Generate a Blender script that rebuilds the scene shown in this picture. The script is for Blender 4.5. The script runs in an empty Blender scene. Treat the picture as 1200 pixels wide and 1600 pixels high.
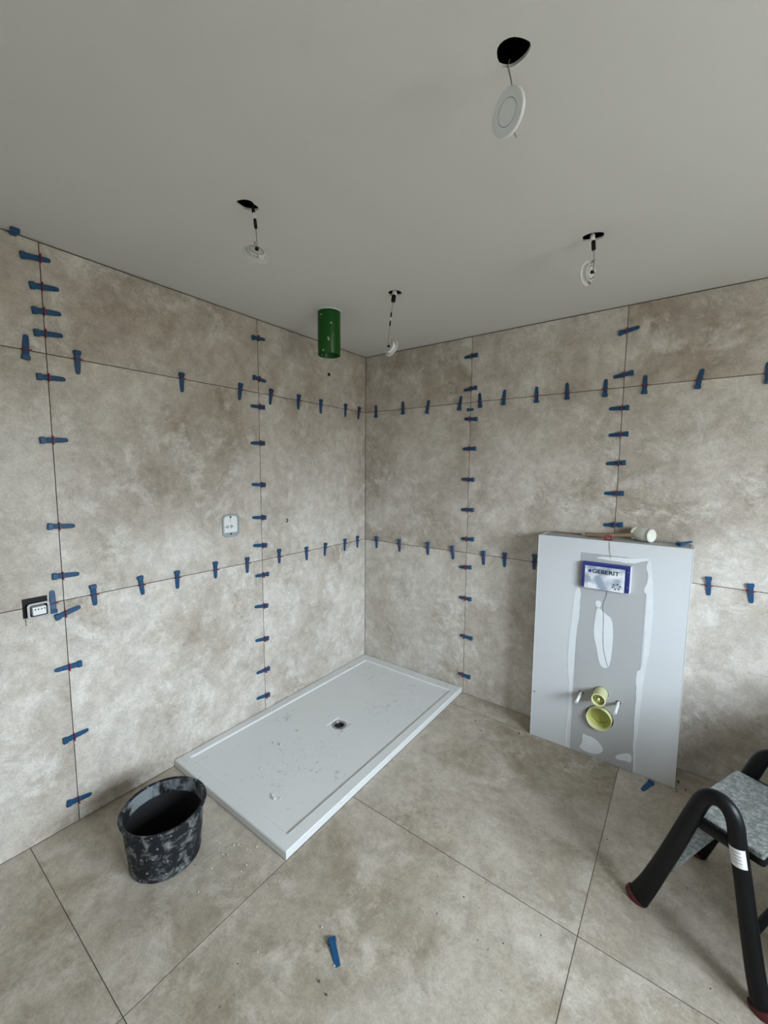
import bpy, bmesh, math, random
from mathutils import Vector, Matrix
from mathutils.geometry import tessellate_polygon
random.seed(4)
SC = bpy.context.scene
COL = SC.collection
R = math.radians

# ---------------------------------------------------------------- camera
def set_camera():
    yaw, pitch, roll = R(-36.4168), R(-5.7362), R(0.4418)
    f = Vector((math.sin(yaw)*math.cos(pitch), math.cos(yaw)*math.cos(pitch), math.sin(pitch)))
    r = Vector((math.cos(yaw), -math.sin(yaw), 0)); u = r.cross(f)
    r2 = r*math.cos(roll)+u*math.sin(roll); u2 = -r*math.sin(roll)+u*math.cos(roll)
    cd = bpy.data.cameras.new('camera'); co = bpy.data.objects.new('camera', cd); COL.objects.link(co)
    cd.sensor_fit = 'HORIZONTAL'; cd.sensor_width = 36; cd.lens = 645.93/1200*36; cd.clip_start = .02
    m = Matrix((r2, u2, -f)).transposed().to_4x4(); m.translation = (2.0783, -2.5621, 1.5513)
    co.matrix_world = m; SC.camera = co
set_camera()
SC.view_settings.view_transform = 'Standard'; SC.view_settings.look = 'None'
SC.view_settings.gamma = 1; SC.view_settings.use_curve_mapping = False
SC.view_settings.exposure = 1.05

# ---------------------------------------------------------------- overcast sky outside the window
WIN = (-2.45, -0.95, 0.95, 1.98)      # y0, y1, z0, z1 of the window opening in the right-hand wall
XW = 3.60                             # inner face of the window wall
SKY_TOP, SKY_LOW, SKY_STR = (0.795, 0.88, 1.0), (0.145, 0.135, 0.118), 22.0
w = bpy.data.worlds.new('overcast_sky'); SC.world = w; w.use_nodes = True
nt = w.node_tree; nt.nodes.clear()
tc = nt.nodes.new('ShaderNodeTexCoord'); sx = nt.nodes.new('ShaderNodeSeparateXYZ')
rp = nt.nodes.new('ShaderNodeValToRGB'); bg = nt.nodes.new('ShaderNodeBackground'); wo = nt.nodes.new('ShaderNodeOutputWorld')
mp = nt.nodes.new('ShaderNodeMapRange'); mp.inputs[1].default_value = -.25; mp.inputs[2].default_value = .5
nt.links.new(tc.outputs['Generated'], sx.inputs[0]); nt.links.new(sx.outputs['Z'], mp.inputs[0])
nt.links.new(mp.outputs[0], rp.inputs[0]); nt.links.new(rp.outputs[0], bg.inputs[0]); nt.links.new(bg.outputs[0], wo.inputs[0])
rp.color_ramp.elements[0].position = .25; rp.color_ramp.elements[0].color = (*SKY_LOW, 1)
rp.color_ramp.elements[1].position = .55; rp.color_ramp.elements[1].color = (*SKY_TOP, 1)
bg.inputs[1].default_value = SKY_STR
pl = bpy.data.lights.new('window_portal', 'AREA'); pl.shape = 'RECTANGLE'; pl.size = WIN[1]-WIN[0]; pl.size_y = WIN[3]-WIN[2]
pl.cycles.is_portal = True
po = bpy.data.objects.new('window_portal', pl); COL.objects.link(po)
po.location = (XW+.02, (WIN[0]+WIN[1])/2, (WIN[2]+WIN[3])/2)
po.rotation_euler = (0, R(90), 0)
po.rotation_euler = Matrix(((0, 0, 1), (1, 0, 0), (0, 1, 0))).to_euler()

# ---------------------------------------------------------------- materials
def mat(name):
    m = bpy.data.materials.new(name); m.use_nodes = True
    return m, m.node_tree, m.node_tree.nodes['Principled BSDF']
def plain(name, col, rough=.5, metal=0, noise=.0, nscale=30, bump=0, bscale=200, spec=.5):
    m, t, b = mat(name); b.inputs['Base Color'].default_value = (*col, 1); b.inputs['Roughness'].default_value = rough
    b.inputs['Metallic'].default_value = metal; b.inputs['Specular IOR Level'].default_value = spec
    if noise or bump: tcn = t.nodes.new('ShaderNodeTexCoord')
    if noise:
        n = t.nodes.new('ShaderNodeTexNoise'); n.inputs['Scale'].default_value = nscale; n.inputs['Detail'].default_value = 5
        mx = t.nodes.new('ShaderNodeMixRGB'); mx.inputs[1].default_value = (*[c*(1-noise) for c in col], 1); mx.inputs[2].default_value = (*[min(1, c*(1+noise)) for c in col], 1)
        t.links.new(tcn.outputs['Object'], n.inputs['Vector']); t.links.new(n.outputs['Fac'], mx.inputs[0]); t.links.new(mx.outputs[0], b.inputs['Base Color'])
    if bump:
        n = t.nodes.new('ShaderNodeTexNoise'); n.inputs['Scale'].default_value = bscale
        bp = t.nodes.new('ShaderNodeBump'); bp.inputs['Strength'].default_value = bump; bp.inputs['Distance'].default_value = .002
        t.links.new(tcn.outputs['Object'], n.inputs['Vector']); t.links.new(n.outputs['Fac'], bp.inputs['Height']); t.links.new(bp.outputs[0], b.inputs['Normal'])
    return m
def ramp(t, a, b, pa, pb):
    r = t.nodes.new('ShaderNodeValToRGB'); r.color_ramp.elements[0].position = pa; r.color_ramp.elements[1].position = pb
    r.color_ramp.elements[0].color = (*a, 1) if len(a) == 3 else a; r.color_ramp.elements[1].color = (*b, 1) if len(b) == 3 else b
    return r
def noise(t, vec, scale, detail=6, rough=.6, dist=0):
    n = t.nodes.new('ShaderNodeTexNoise'); n.inputs['Scale'].default_value = scale; n.inputs['Detail'].default_value = detail
    n.inputs['Roughness'].default_value = rough; n.inputs['Distortion'].default_value = dist
    t.links.new(vec, n.inputs['Vector']); return n
def mix(t, fac, a, b, mode='MIX'):
    m = t.nodes.new('ShaderNodeMixRGB'); m.blend_type = mode
    for i, v in ((0, fac), (1, a), (2, b)):
        if hasattr(v, 'links') or hasattr(v, 'is_linked'): t.links.new(v, m.inputs[i])
        elif i == 0: m.inputs[0].default_value = v
        else: m.inputs[i].default_value = (*v, 1)
    return m.outputs[0]
def stone(name, light, dark, patch, dirt=0.0):
    """large-format cement-look porcelain: clouded base, mineral blotches, fine speckle; every tile has its own cut"""
    m, t, b = mat(name)
    geo = t.nodes.new('ShaderNodeNewGeometry'); oi = t.nodes.new('ShaderNodeObjectInfo')
    sc = t.nodes.new('ShaderNodeVectorMath'); sc.operation = 'SCALE'; sc.inputs[0].default_value = (7.3, 3.1, 5.7)
    ad = t.nodes.new('ShaderNodeVectorMath'); ad.operation = 'ADD'
    t.links.new(oi.outputs['Random'], sc.inputs['Scale']); t.links.new(geo.outputs['Position'], ad.inputs[0]); t.links.new(sc.outputs[0], ad.inputs[1])
    v = ad.outputs[0]
    n1 = noise(t, v, 1.7, 8, .66, .25); r1 = ramp(t, dark, light, .36, .62); t.links.new(n1.outputs['Fac'], r1.inputs[0])
    n2 = noise(t, v, 5.5, 9, .76, .35); r2 = ramp(t, (0, 0, 0), (1, 1, 1), .50, .64); t.links.new(n2.outputs['Fac'], r2.inputs[0])
    c = mix(t, r2.outputs[0], r1.outputs[0], patch)
    # blotches broken up into flakes
    n3 = noise(t, v, 17, 8, .78, .3); r3 = ramp(t, (.80, .79, .78), (1.10, 1.10, 1.10), .38, .60); t.links.new(n3.outputs['Fac'], r3.inputs[0])
    c = mix(t, .8, c, r3.outputs[0], 'MULTIPLY')
    n4 = noise(t, v, 2.7, 7, .7, .5); r4 = ramp(t, (0, 0, 0), (1, 1, 1), .56, .66); t.links.new(n4.outputs['Fac'], r4.inputs[0])
    n5 = noise(t, v, 38, 6, .8, .3); r5 = ramp(t, (.72, .70, .67), (1.06, 1.06, 1.05), .40, .56); t.links.new(n5.outputs['Fac'], r5.inputs[0])
    c2 = mix(t, 1.0, c, r5.outputs[0], 'MULTIPLY'); c = mix(t, r4.outputs[0], c, c2)
    n6 = noise(t, v, 140, 3, .6); r6 = ramp(t, (.90, .90, .89), (1.05, 1.05, 1.05), .35, .6); t.links.new(n6.outputs['Fac'], r6.inputs[0])
    c = mix(t, 1.0, c, r6.outputs[0], 'MULTIPLY')
    if dirt:
        nd = noise(t, geo.outputs['Position'], 1.9, 7, .7, .8); rd = ramp(t, (0, 0, 0), (1, 1, 1), .50, .70); t.links.new(nd.outputs['Fac'], rd.inputs[0])
        c3 = mix(t, dirt, c, (.62, .56, .47), 'MULTIPLY'); c = mix(t, rd.outputs[0], c, c3)
        ns = noise(t, geo.outputs['Position'], 55, 3, .5); rs = ramp(t, (0, 0, 0), (1, 1, 1), .72, .75); t.links.new(ns.outputs['Fac'], rs.inputs[0])
        c = mix(t, rs.outputs[0], c, (.16, .14, .12))
    t.links.new(c, b.inputs['Base Color'])
    b.inputs['Roughness'].default_value = .55; b.inputs['Specular IOR Level'].default_value = .35
    bp = t.nodes.new('ShaderNodeBump'); bp.inputs['Strength'].default_value = .25; bp.inputs['Distance'].default_value = .001
    t.links.new(n3.outputs['Fac'], bp.inputs['Height']); t.links.new(bp.outputs[0], b.inputs['Normal'])
    return m
M = {}
M['wall_tile'] = stone('wall_tile', (.665, .62, .565), (.385, .33, .27), (.68, .65, .605))
M['floor_tile'] = stone('floor_tile', (.54, .49, .42), (.36, .31, .245), (.55, .505, .44), .75)
M['adhesive'] = plain('adhesive', (.05, .035, .028), .95, noise=.3)
M['tile_side_dark'] = plain('tile_side_dark', (.12, .095, .075), .9)  # tile sides darkened in colour so the lit open joints read as dark gaps
M['mortar'] = plain('mortar', (.17, .15, .125), .95, noise=.3)
M['ceiling'] = plain('ceiling_paint', (.68, .675, .65), .9, noise=.03, nscale=1.2, bump=.25, bscale=420)
M['void'] = plain('void', (.015, .013, .012), 1)
M['plaster'] = plain('plaster', (.55, .535, .50), .9, noise=.06, nscale=3)
M['blue'] = plain('blue_plastic', (.007, .068, .165), .45, noise=.25, nscale=60)
M['red'] = plain('red_plastic', (.26, .012, .018), .4)
M['acrylic'] = None
m, t, b = mat('tray_acrylic'); geo = t.nodes.new('ShaderNodeNewGeometry')
n = noise(t, geo.outputs['Position'], 9, 8, .75, 3); r = ramp(t, (0, 0, 0), (1, 1, 1), .57, .66); t.links.new(n.outputs['Fac'], r.inputs[0])
n2 = noise(t, geo.outputs['Position'], 2.2, 3, .5); r2 = ramp(t, (0, 0, 0), (1, 1, 1), .50, .62); t.links.new(n2.outputs['Fac'], r2.inputs[0])
mm = t.nodes.new('ShaderNodeMath'); mm.operation = 'MULTIPLY'; t.links.new(r.outputs[0], mm.inputs[0]); t.links.new(r2.outputs[0], mm.inputs[1])
c = mix(t, mm.outputs[0], (.71, .72, .72), (.40, .38, .34)); t.links.new(c, b.inputs['Base Color']); b.inputs['Roughness'].default_value = .38
M['acrylic'] = m
M['white_edge'] = plain('white_edge', (.80, .82, .83), .3)
M['board_white'] = plain('painted_board', (.60, .615, .635), .7, noise=.03, nscale=4)
M['board_grey'] = plain('plasterboard_grey', (.41, .415, .42), .85, noise=.05, nscale=5)
M['filler'] = plain('filler', (.70, .725, .745), .85, noise=.06, nscale=20, bump=.3, bscale=80)
M['plate_blue'] = plain('plate_blue', (.022, .03, .20), .35)
M['white'] = plain('white_plastic', (.80, .81, .81), .4)
M['lamp_white'] = plain('lamp_white', (.86, .88, .89), .35)
M['diffuser'] = plain('diffuser', (.93, .95, .96), .3)
M['offwhite'] = plain('offwhite', (.70, .69, .62), .6, noise=.15, nscale=25)
M['yellow'] = plain('yellow_plastic', (.66, .66, .36), .4)
M['yellow_deep'] = plain('yellow_deep', (.50, .50, .14), .45)
M['black'] = plain('black_plastic', (.008, .008, .009), .5, spec=.25)
M['blacktube'] = plain('black_tube', (.0045, .0050, .0060), .40, noise=.3, nscale=20, spec=.22)
M['redfoot'] = plain('red_rubber', (.10, .012, .018), .6)
M['steel'] = plain('steel', (.42, .42, .42), .35, 1)
M['print_grey'] = plain('print_grey', (.50, .50, .52), .5)
M['lead'] = plain('pencil', (.28, .28, .28), .8)
M['green'] = None
M['wood'] = plain('wood', (.22, .14, .08), .6, noise=.25, nscale=18)
M['greybox'] = plain('grey_box', (.34, .38, .39), .5)
M['cable'] = plain('cable', (.30, .29, .27), .5)
def spotted(name, base, spot, scale, p0, p1, rough=.5, s2=None, spec=.35):
    m, t, b = mat(name); b.inputs['Specular IOR Level'].default_value = spec; tcn = t.nodes.new('ShaderNodeTexCoord')
    n = noise(t, tcn.outputs['Object'], scale, 7, .68, .5); r = ramp(t, (0, 0, 0), (1, 1, 1), p0, p1); t.links.new(n.outputs['Fac'], r.inputs[0])
    c = mix(t, r.outputs[0], base, spot)
    if s2:
        v = t.nodes.new('ShaderNodeTexVoronoi'); v.inputs['Scale'].default_value = s2; t.links.new(tcn.outputs['Object'], v.inputs['Vector'])
        r2 = ramp(t, (1, 1, 1), (0, 0, 0), .10, .16); t.links.new(v.outputs['Distance'], r2.inputs[0]); c = mix(t, r2.outputs[0], c, spot)
    t.links.new(c, b.inputs['Base Color']); b.inputs['Roughness'].default_value = rough
    return m
M['bucket'] = spotted('bucket_rubber', (.012, .014, .018), (.24, .25, .25), 24, .50, .70, .6, 34, .2)
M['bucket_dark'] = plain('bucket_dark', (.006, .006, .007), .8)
M['bucket_in'] = spotted('bucket_inside', (.005, .005, .006), (.20, .22, .23), 7, .44, .56, .85)
M['green'] = spotted('green_pipe', (.006, .085, .008), (.40, .50, .38), 40, .76, .80, .35, 26)
M['tread'] = spotted('tread_grip', (.13, .14, .135), (.27, .28, .265), 90, .45, .58, .8)
M['crumb'] = plain('crumb', (.62, .60, .55), .9)
M['darkcrumb'] = plain('dark_crumb', (.10, .075, .055), .9)
m, t, b = mat('frosted_lamp'); b.inputs['Base Color'].default_value = (.85, .86, .85, 1); b.inputs['Roughness'].default_value = .2
b.inputs['Transmission Weight'].default_value = .35; b.inputs['IOR'].default_value = 1.15; M['frost'] = m
m, t, b = mat('window_glass'); t.nodes.remove(b); o = t.nodes['Material Output']
tr = t.nodes.new('ShaderNodeBsdfTransparent'); tr.inputs[0].default_value = (.95, .97, .96, 1); gl = t.nodes.new('ShaderNodeBsdfGlossy'); gl.inputs['Roughness'].default_value = .02
ms = t.nodes.new('ShaderNodeMixShader'); ms.inputs[0].default_value = .05
t.links.new(tr.outputs[0], ms.inputs[1]); t.links.new(gl.outputs[0], ms.inputs[2]); t.links.new(ms.outputs[0], o.inputs[0]); M['glass'] = m
m, t, b = mat('silver_print'); tcn = t.nodes.new('ShaderNodeTexCoord'); n = noise(t, tcn.outputs['Object'], 16, 2, .4)
r = ramp(t, (.30, .35, .44), (.78, .80, .84), .38, .56); t.links.new(n.outputs['Fac'], r.inputs[0]); t.links.new(r.outputs[0], b.inputs['Base Color'])
b.inputs['Roughness'].default_value = .3; M['silver'] = m

# ---------------------------------------------------------------- helpers
def link(name, bm, m, parent=None, smooth=False, loc=None):
    me = bpy.data.meshes.new(name); bmesh.ops.recalc_face_normals(bm, faces=bm.faces); bm.to_mesh(me); bm.free()
    if isinstance(m, (list, tuple)):
        for x in m: me.materials.append(x)
    else: me.materials.append(m)
    if smooth:
        me.polygons.foreach_set('use_smooth', [True]*len(me.polygons)); me.set_sharp_from_angle(angle=R(40))
    o = bpy.data.objects.new(name, me); COL.objects.link(o)
    if loc is not None: o.location = loc
    if parent: o.parent = parent
    return o
def tag(o, label, cat, group=None, kind=None):
    if label: o['label'] = label
    if cat: o['category'] = cat
    if group: o['group'] = group
    if kind: o['kind'] = kind
    return o
def thing(name, label, cat, loc=(0, 0, 0), group=None, mtx=None):
    o = bpy.data.objects.new(name, None); o.empty_display_size = .05; COL.objects.link(o)
    if mtx is not None: o.matrix_world = mtx
    else: o.location = loc
    return tag(o, label, cat, group)
def box(bm, lo, hi, bev=0):
    x0, y0, z0 = lo; x1, y1, z1 = hi
    vs = [bm.verts.new(p) for p in ((x0, y0, z0), (x1, y0, z0), (x1, y1, z0), (x0, y1, z0), (x0, y0, z1), (x1, y0, z1), (x1, y1, z1), (x0, y1, z1))]
    fs = [bm.faces.new([vs[i] for i in f]) for f in ((3, 2, 1, 0), (4, 5, 6, 7), (0, 1, 5, 4), (1, 2, 6, 5), (2, 3, 7, 6), (3, 0, 4, 7))]
    if bev:
        es = list({e for f in fs for e in f.edges}); bmesh.ops.bevel(bm, geom=es, offset=bev, segments=2, affect='EDGES', profile=.5)
def prism(bm, outer, holes, d0, d1, mp, side_mat=0):
    """flat shape with holes given in 2-D, extruded from depth d0 (back) to d1 (front); mp(a, b, d) -> 3-D"""
    loops = [outer]+list(holes)
    tri = tessellate_polygon([[Vector((a, b_, 0)) for a, b_ in lp] for lp in loops])
    flat = [p for lp in loops for p in lp]
    f = [bm.verts.new(mp(a, b_, d1)) for a, b_ in flat]; k = [bm.verts.new(mp(a, b_, d0)) for a, b_ in flat]
    for tr in tri:
        try: bm.faces.new([f[i] for i in tr]); bm.faces.new([k[i] for i in reversed(tr)])
        except ValueError: pass
    s = 0
    for lp in loops:
        n = len(lp)
        for i in range(n):
            a, b_ = s+i, s+(i+1) % n
            try: bm.faces.new([f[a], f[b_], k[b_], k[a]]).material_index = side_mat
            except ValueError: pass
        s += n
LW = lambda a, b_, d: Vector((d, a, b_))          # left wall: a = y, b = z, d = out of the wall (+x)
RW = lambda a, b_, d: Vector((a, -d, b_))         # right wall: a = x, b = z, d = out of the wall (-y)
FL = lambda a, b_, d: Vector((a, b_, d))
def circ(cx, cy, r, n=24, ph=0): return [(cx+r*math.cos(2*math.pi*i/n+ph), cy+r*math.sin(2*math.pi*i/n+ph)) for i in range(n)]
def rrect(x0, y0, x1, y1, r, n=5):
    out = []
    for cx, cy, a in ((x1-r, y1-r, 0), (x0+r, y1-r, 90), (x0+r, y0+r, 180), (x1-r, y0+r, 270)):
        for i in range(n+1): out.append((cx+r*math.cos(R(a+90*i/n)), cy+r*math.sin(R(a+90*i/n))))
    return out
def lathe(bm, prof, n=40, closed=False):
    rings = [[bm.verts.new((r*math.cos(2*math.pi*i/n), r*math.sin(2*math.pi*i/n), z)) if r > 1e-6 else None for i in range(n)] for r, z in prof]
    cent = [bm.verts.new((0, 0, z)) if r <= 1e-6 else None for r, z in prof]
    for j in range(len(prof)-1):
        for i in range(n):
            a, b_ = rings[j], rings[j+1]; k = (i+1) % n
            if cent[j] is None and cent[j+1] is None: bm.faces.new((a[i], a[k], b_[k], b_[i]))
            elif cent[j] is None: bm.faces.new((a[i], a[k], cent[j+1]))
            elif cent[j+1] is None: bm.faces.new((cent[j], b_[k], b_[i]))
def xform(bm, mtx): bmesh.ops.transform(bm, matrix=mtx, verts=bm.verts)
def basis(z, up=Vector((0, 0, 1)), loc=(0, 0, 0)):
    z = Vector(z).normalized(); x = up.cross(z)
    if x.length < 1e-4: x = Vector((1, 0, 0))
    x.normalize(); y = z.cross(x)
    m = Matrix((x, y, z)).transposed().to_4x4(); m.translation = loc; return m
def sweep(bm, pts, radii, n=16, side=None, cap=True):
    """tube along pts; radii = (across, along side) per point"""
    pts = [Vector(p) for p in pts]; rings = []
    for i, p in enumerate(pts):
        d = (pts[min(i+1, len(pts)-1)]-pts[max(i-1, 0)]).normalized()
        s = Vector(side) if side is not None else (Vector((0, 0, 1)) if abs(d.z) < .9 else Vector((1, 0, 0)))
        s = (s-d*s.dot(d)).normalized(); u = d.cross(s)
        ra, rb = radii[i] if isinstance(radii, list) else (radii, radii)
        rings.append([bm.verts.new(p+u*ra*math.cos(2*math.pi*k/n)+s*rb*math.sin(2*math.pi*k/n)) for k in range(n)])
    for a, b_ in zip(rings, rings[1:]):
        for k in range(n): bm.faces.new((a[k], a[(k+1) % n], b_[(k+1) % n], b_[k]))
    if cap: bm.faces.new(rings[0][::-1]); bm.faces.new(rings[-1])

# ---------------------------------------------------------------- the room shell
H, TH = 2.4195, .008          # ceiling height, tile thickness
YB = -3.45                    # back wall
G = .0030                     # open joint
def structure(name, bm, m, parent=None):
    o = link(name, bm, m, parent)
    if not parent: o['kind'] = 'structure'
    return o
bm = bmesh.new(); box(bm, (-.16, YB-.15, -.05), (-TH-.004, .15, H+.16)); wall_left = structure('wall_left', bm, M['adhesive'])
bm = bmesh.new(); box(bm, (-TH-.004, TH+.004, -.05), (XW+.35, .16, H+.16)); wall_right = structure('wall_right', bm, M['adhesive'])
bm = bmesh.new(); box(bm, (-.1, YB-.15, -.14), (XW+.35, .1, -.004)); floor = structure('floor', bm, M['mortar'])
bm = bmesh.new(); box(bm, (-TH-.004, YB-.15, -TH), (XW+.35, YB, H+.16)); wall_back = structure('wall_back', bm, M['plaster'])
bm = bmesh.new(); y0, y1, z0, z1 = WIN
prism(bm, [(YB, -TH), (TH, -TH), (TH, H+.16), (YB, H+.16)], [[(y0, z0), (y1, z0), (y1, z1), (y0, z1)]], .30, 0, lambda a, b_, d: Vector((XW+d, a, b_)))
wall_window = structure('wall_window', bm, M['plaster'])
bm = bmesh.new()
for a in ((y0, y0+.05, z0, z1), (y1-.05, y1, z0, z1), ((y0+y1)/2-.03, (y0+y1)/2+.03, z0, z1), (y0, y1, z0, z0+.05), (y0, y1, z1-.05, z1)):
    box(bm, (XW+.12, a[0], a[2]), (XW+.17, a[1], a[3]))
window_1 = structure('window_1', bm, M['white'])
for k in (0, 1):
    bm = bmesh.new(); ym = (y0+y1)/2
    box(bm, (XW+.143, (y0+.05, ym+.03)[k], z0+.05), (XW+.147, (ym-.03, y1-.05)[k], z1-.05)); link('pane', bm, M['glass'], window_1)
bm = bmesh.new(); box(bm, (XW-.02, y0-.05, z0-.03), (XW+.12, y1+.05, z0-.0005), .004); structure('sill', bm, M['white'], window_1)

# unseen low wall, added out of view to shade the lower right
bm = bmesh.new(); box(bm, (2.75, -1.20, .001), (2.85, -.001, .72), .003); structure('added_shade_wall', bm, M['plaster'])

# ceiling board with the four broken lamp cut-outs and the duct hole, dark void above it
HOLES = [
  [(1.691, -1.634), (1.699, -1.662), (1.712, -1.672), (1.731, -1.67), (1.746, -1.656), (1.757, -1.637), (1.744, -1.621), (1.728, -1.615), (1.711, -1.613), (1.698, -1.622)] ,
  [(0.826, -1.691), (0.846, -1.688), (0.863, -1.678), (0.869, -1.664), (0.862, -1.649), (0.863, -1.636), (0.848, -1.626), (0.836, -1.632), (0.82, -1.65), (0.82, -1.671)] ,
  [(0.822, -0.841), (0.854, -0.854), (0.876, -0.842), (0.88, -0.804), (0.855, -0.79), (0.832, -0.801), (0.819, -0.815)] ,
  [(1.698, -0.809), (1.706, -0.821), (1.73, -0.824), (1.76, -0.81), (1.763, -0.792), (1.756, -0.772), (1.732, -0.768), (1.711, -0.777), (1.697, -0.783)] ,
]
CLIPS = {
 'LV1': [(2.354, 9.0, 0.64), (2.25, 9.0, 0.41), (2.158, 7.0, 0.39), (2.075, 7.0, 0.38), (1.907, 3.0, 0.4), (1.662, 4.0, 0.45), (1.313, -4.0, 0.41), (1.106, -4.0, 0.37), (0.944, 15.0, 0.39), (0.71, 179.0, 0.48), (0.395, 3.0, 0.42), (0.101, -9.0, 0.46)],
 'LH2': [(-2.064, 86.0, 0.39), (-1.898, -90.0, 0.37), (-1.46, -89.0, 0.31), (-1.125, -96.0, 0.37), (-0.913, -96.0, 0.39), (-0.692, -93.0, 0.39), (-0.491, -89.0, 0.35), (-0.238, -90.0, 0.39), (-0.084, -95.0, 0.36)],
 'LV2': [(2.309, 7.0, 0.44), (2.079, -5.0, 0.43), (1.919, -179.0, 0.38), (1.707, -178.0, 0.32), (1.46, 177.0, 0.31), (1.262, 176.0, 0.3), (1.091, 174.0, 0.32), (0.907, 178.0, 0.42), (0.711, 172.0, 0.31), (0.499, 173.0, 0.31), (0.297, 179.0, 0.34), (0.126, 173.0, 0.3)],
 'LH1': [(-2.039, 89.0, 0.45), (-1.893, -86.0, 0.47), (-1.697, -83.0, 0.47), (-1.525, -89.0, 0.38), (-1.313, -89.0, 0.48), (-1.109, -89.0, 0.38), (-0.871, -87.0, 0.53), (-0.639, -85.0, 0.33), (-0.458, -93.0, 0.35), (-0.248, -90.0, 0.38), (-0.1, -87.0, 0.42)],
 'RH2': [(0.107, 92.0, 0.48), (0.356, 93.0, 0.42), (0.565, 83.0, 0.53), (0.813, 83.0, 0.49), (0.954, 95.0, 0.43), (1.112, 86.0, 0.39), (1.311, 92.0, 0.43), (1.482, 93.0, 0.4), (1.676, 90.0, 0.44), (1.858, 90.0, 0.47), (2.083, 80.0, 0.45), (2.329, 94.0, 0.48)],
 'RV1': [(2.292, -178.0, 0.43), (2.085, -175.0, 0.44), (1.891, 176.0, 0.54), (1.698, 180.0, 0.5), (1.495, 179.0, 0.44), (1.292, -178.0, 0.47), (1.094, -177.0, 0.54), (0.9, -174.0, 0.43), (0.683, -179.0, 0.49), (0.412, 179.0, 0.66), (0.133, 179.0, 0.58)],
 'RV2': [(2.287, 11.0, 0.41), (2.064, -172.0, 0.45), (1.891, 179.0, 0.34), (1.753, -178.0, 0.39), (1.601, -177.0, 0.35), (1.437, -178.0, 0.36), (1.265, -175.0, 0.42)],
 'RH1': [(0.121, -91.0, 0.38), (0.338, -89.0, 0.36), (0.586, -90.0, 0.44), (0.784, -84.0, 0.38), (1.011, -88.0, 0.3), (1.155, -90.0, 0.37), (1.341, -90.0, 0.49), (2.185, -86.0, 0.46), (2.342, -84.0, 0.38)],
}
FILL=[
   [(1.618, 0.926), (1.61, 0.835), (1.593, 0.589), (1.597, 0.467), (1.614, 0.348), (1.611, 0.183), (1.602, 0.014), (1.618, 0.005), (1.612, 0.12), (1.624, 0.188), (1.625, 0.351), (1.626, 0.451), (1.629, 0.55), (1.632, 0.648), (1.642, 0.782), (1.645, 0.931)] ,
   [(1.936, 1.107), (1.931, 1.084), (1.944, 1.044), (1.941, 1.011), (1.926, 0.965), (1.945, 0.947), (1.942, 0.859), (1.946, 0.683), (1.944, 0.565), (1.919, 0.541), (1.93, 0.431), (1.927, 0.337), (1.93, 0.223), (1.931, 0.106), (1.944, -0.007), (1.952, -0.007), (1.94, 0.157), (1.949, 0.23), (1.951, 0.403), (1.957, 0.53), (1.971, 0.668), (1.972, 0.8), (1.973, 0.887), (1.953, 1.109), (1.943, 1.124)] ,
   [(1.698, 1.102), (1.752, 1.117), (1.867, 1.119), (1.938, 1.134), (1.944, 1.118), (1.922, 1.115), (1.868, 1.092), (1.763, 1.099)] ,
   [(1.727, 0.848), (1.769, 0.81), (1.8, 0.794), (1.81, 0.693), (1.804, 0.541), (1.785, 0.517), (1.754, 0.526), (1.733, 0.627), (1.714, 0.693), (1.72, 0.788)] ,
   [(1.691, 0.12), (1.708, 0.114), (1.755, 0.115), (1.799, 0.073), (1.79, 0.044), (1.75, 0.02), (1.674, 0.025), (1.694, 0.065)] ,
   [(1.851, 0.059), (1.926, 0.109), (1.931, 0.047), (1.9, 0.051), (1.862, 0.039)] ,
   [(1.713, 0.874), (1.745, 0.88), (1.742, 0.839), (1.722, 0.841)] ,
]

def soften(p):
    return [(a[0]*w_+c_[0]*(1-w_), a[1]*w_+c_[1]*(1-w_)) for a, c_ in zip(p, p[1:]+p[:1]) for w_ in (.75, .25)]
HOLES = [soften(h) for h in HOLES]
DUCT = (.417, -.835, .0625)
bm = bmesh.new()
prism(bm, [(-TH, YB), (XW+.02, YB), (XW+.02, TH), (-TH, TH)], [[(sum(p[0] for p in h)/len(h)*-.12+x*1.12, sum(p[1] for p in h)/len(h)*-.12+y*1.12) for x, y in h] for h in HOLES]+[circ(DUCT[0], DUCT[1], DUCT[2]+.002, 32)], H+.007, H, FL)
ceiling = structure('ceiling', bm, M['ceiling'])
bm = bmesh.new(); box(bm, (-.01, YB-.1, H+.125), (XW+.3, .01, H+.16)); o = structure('deck', bm, M['void'], ceiling)

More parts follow.
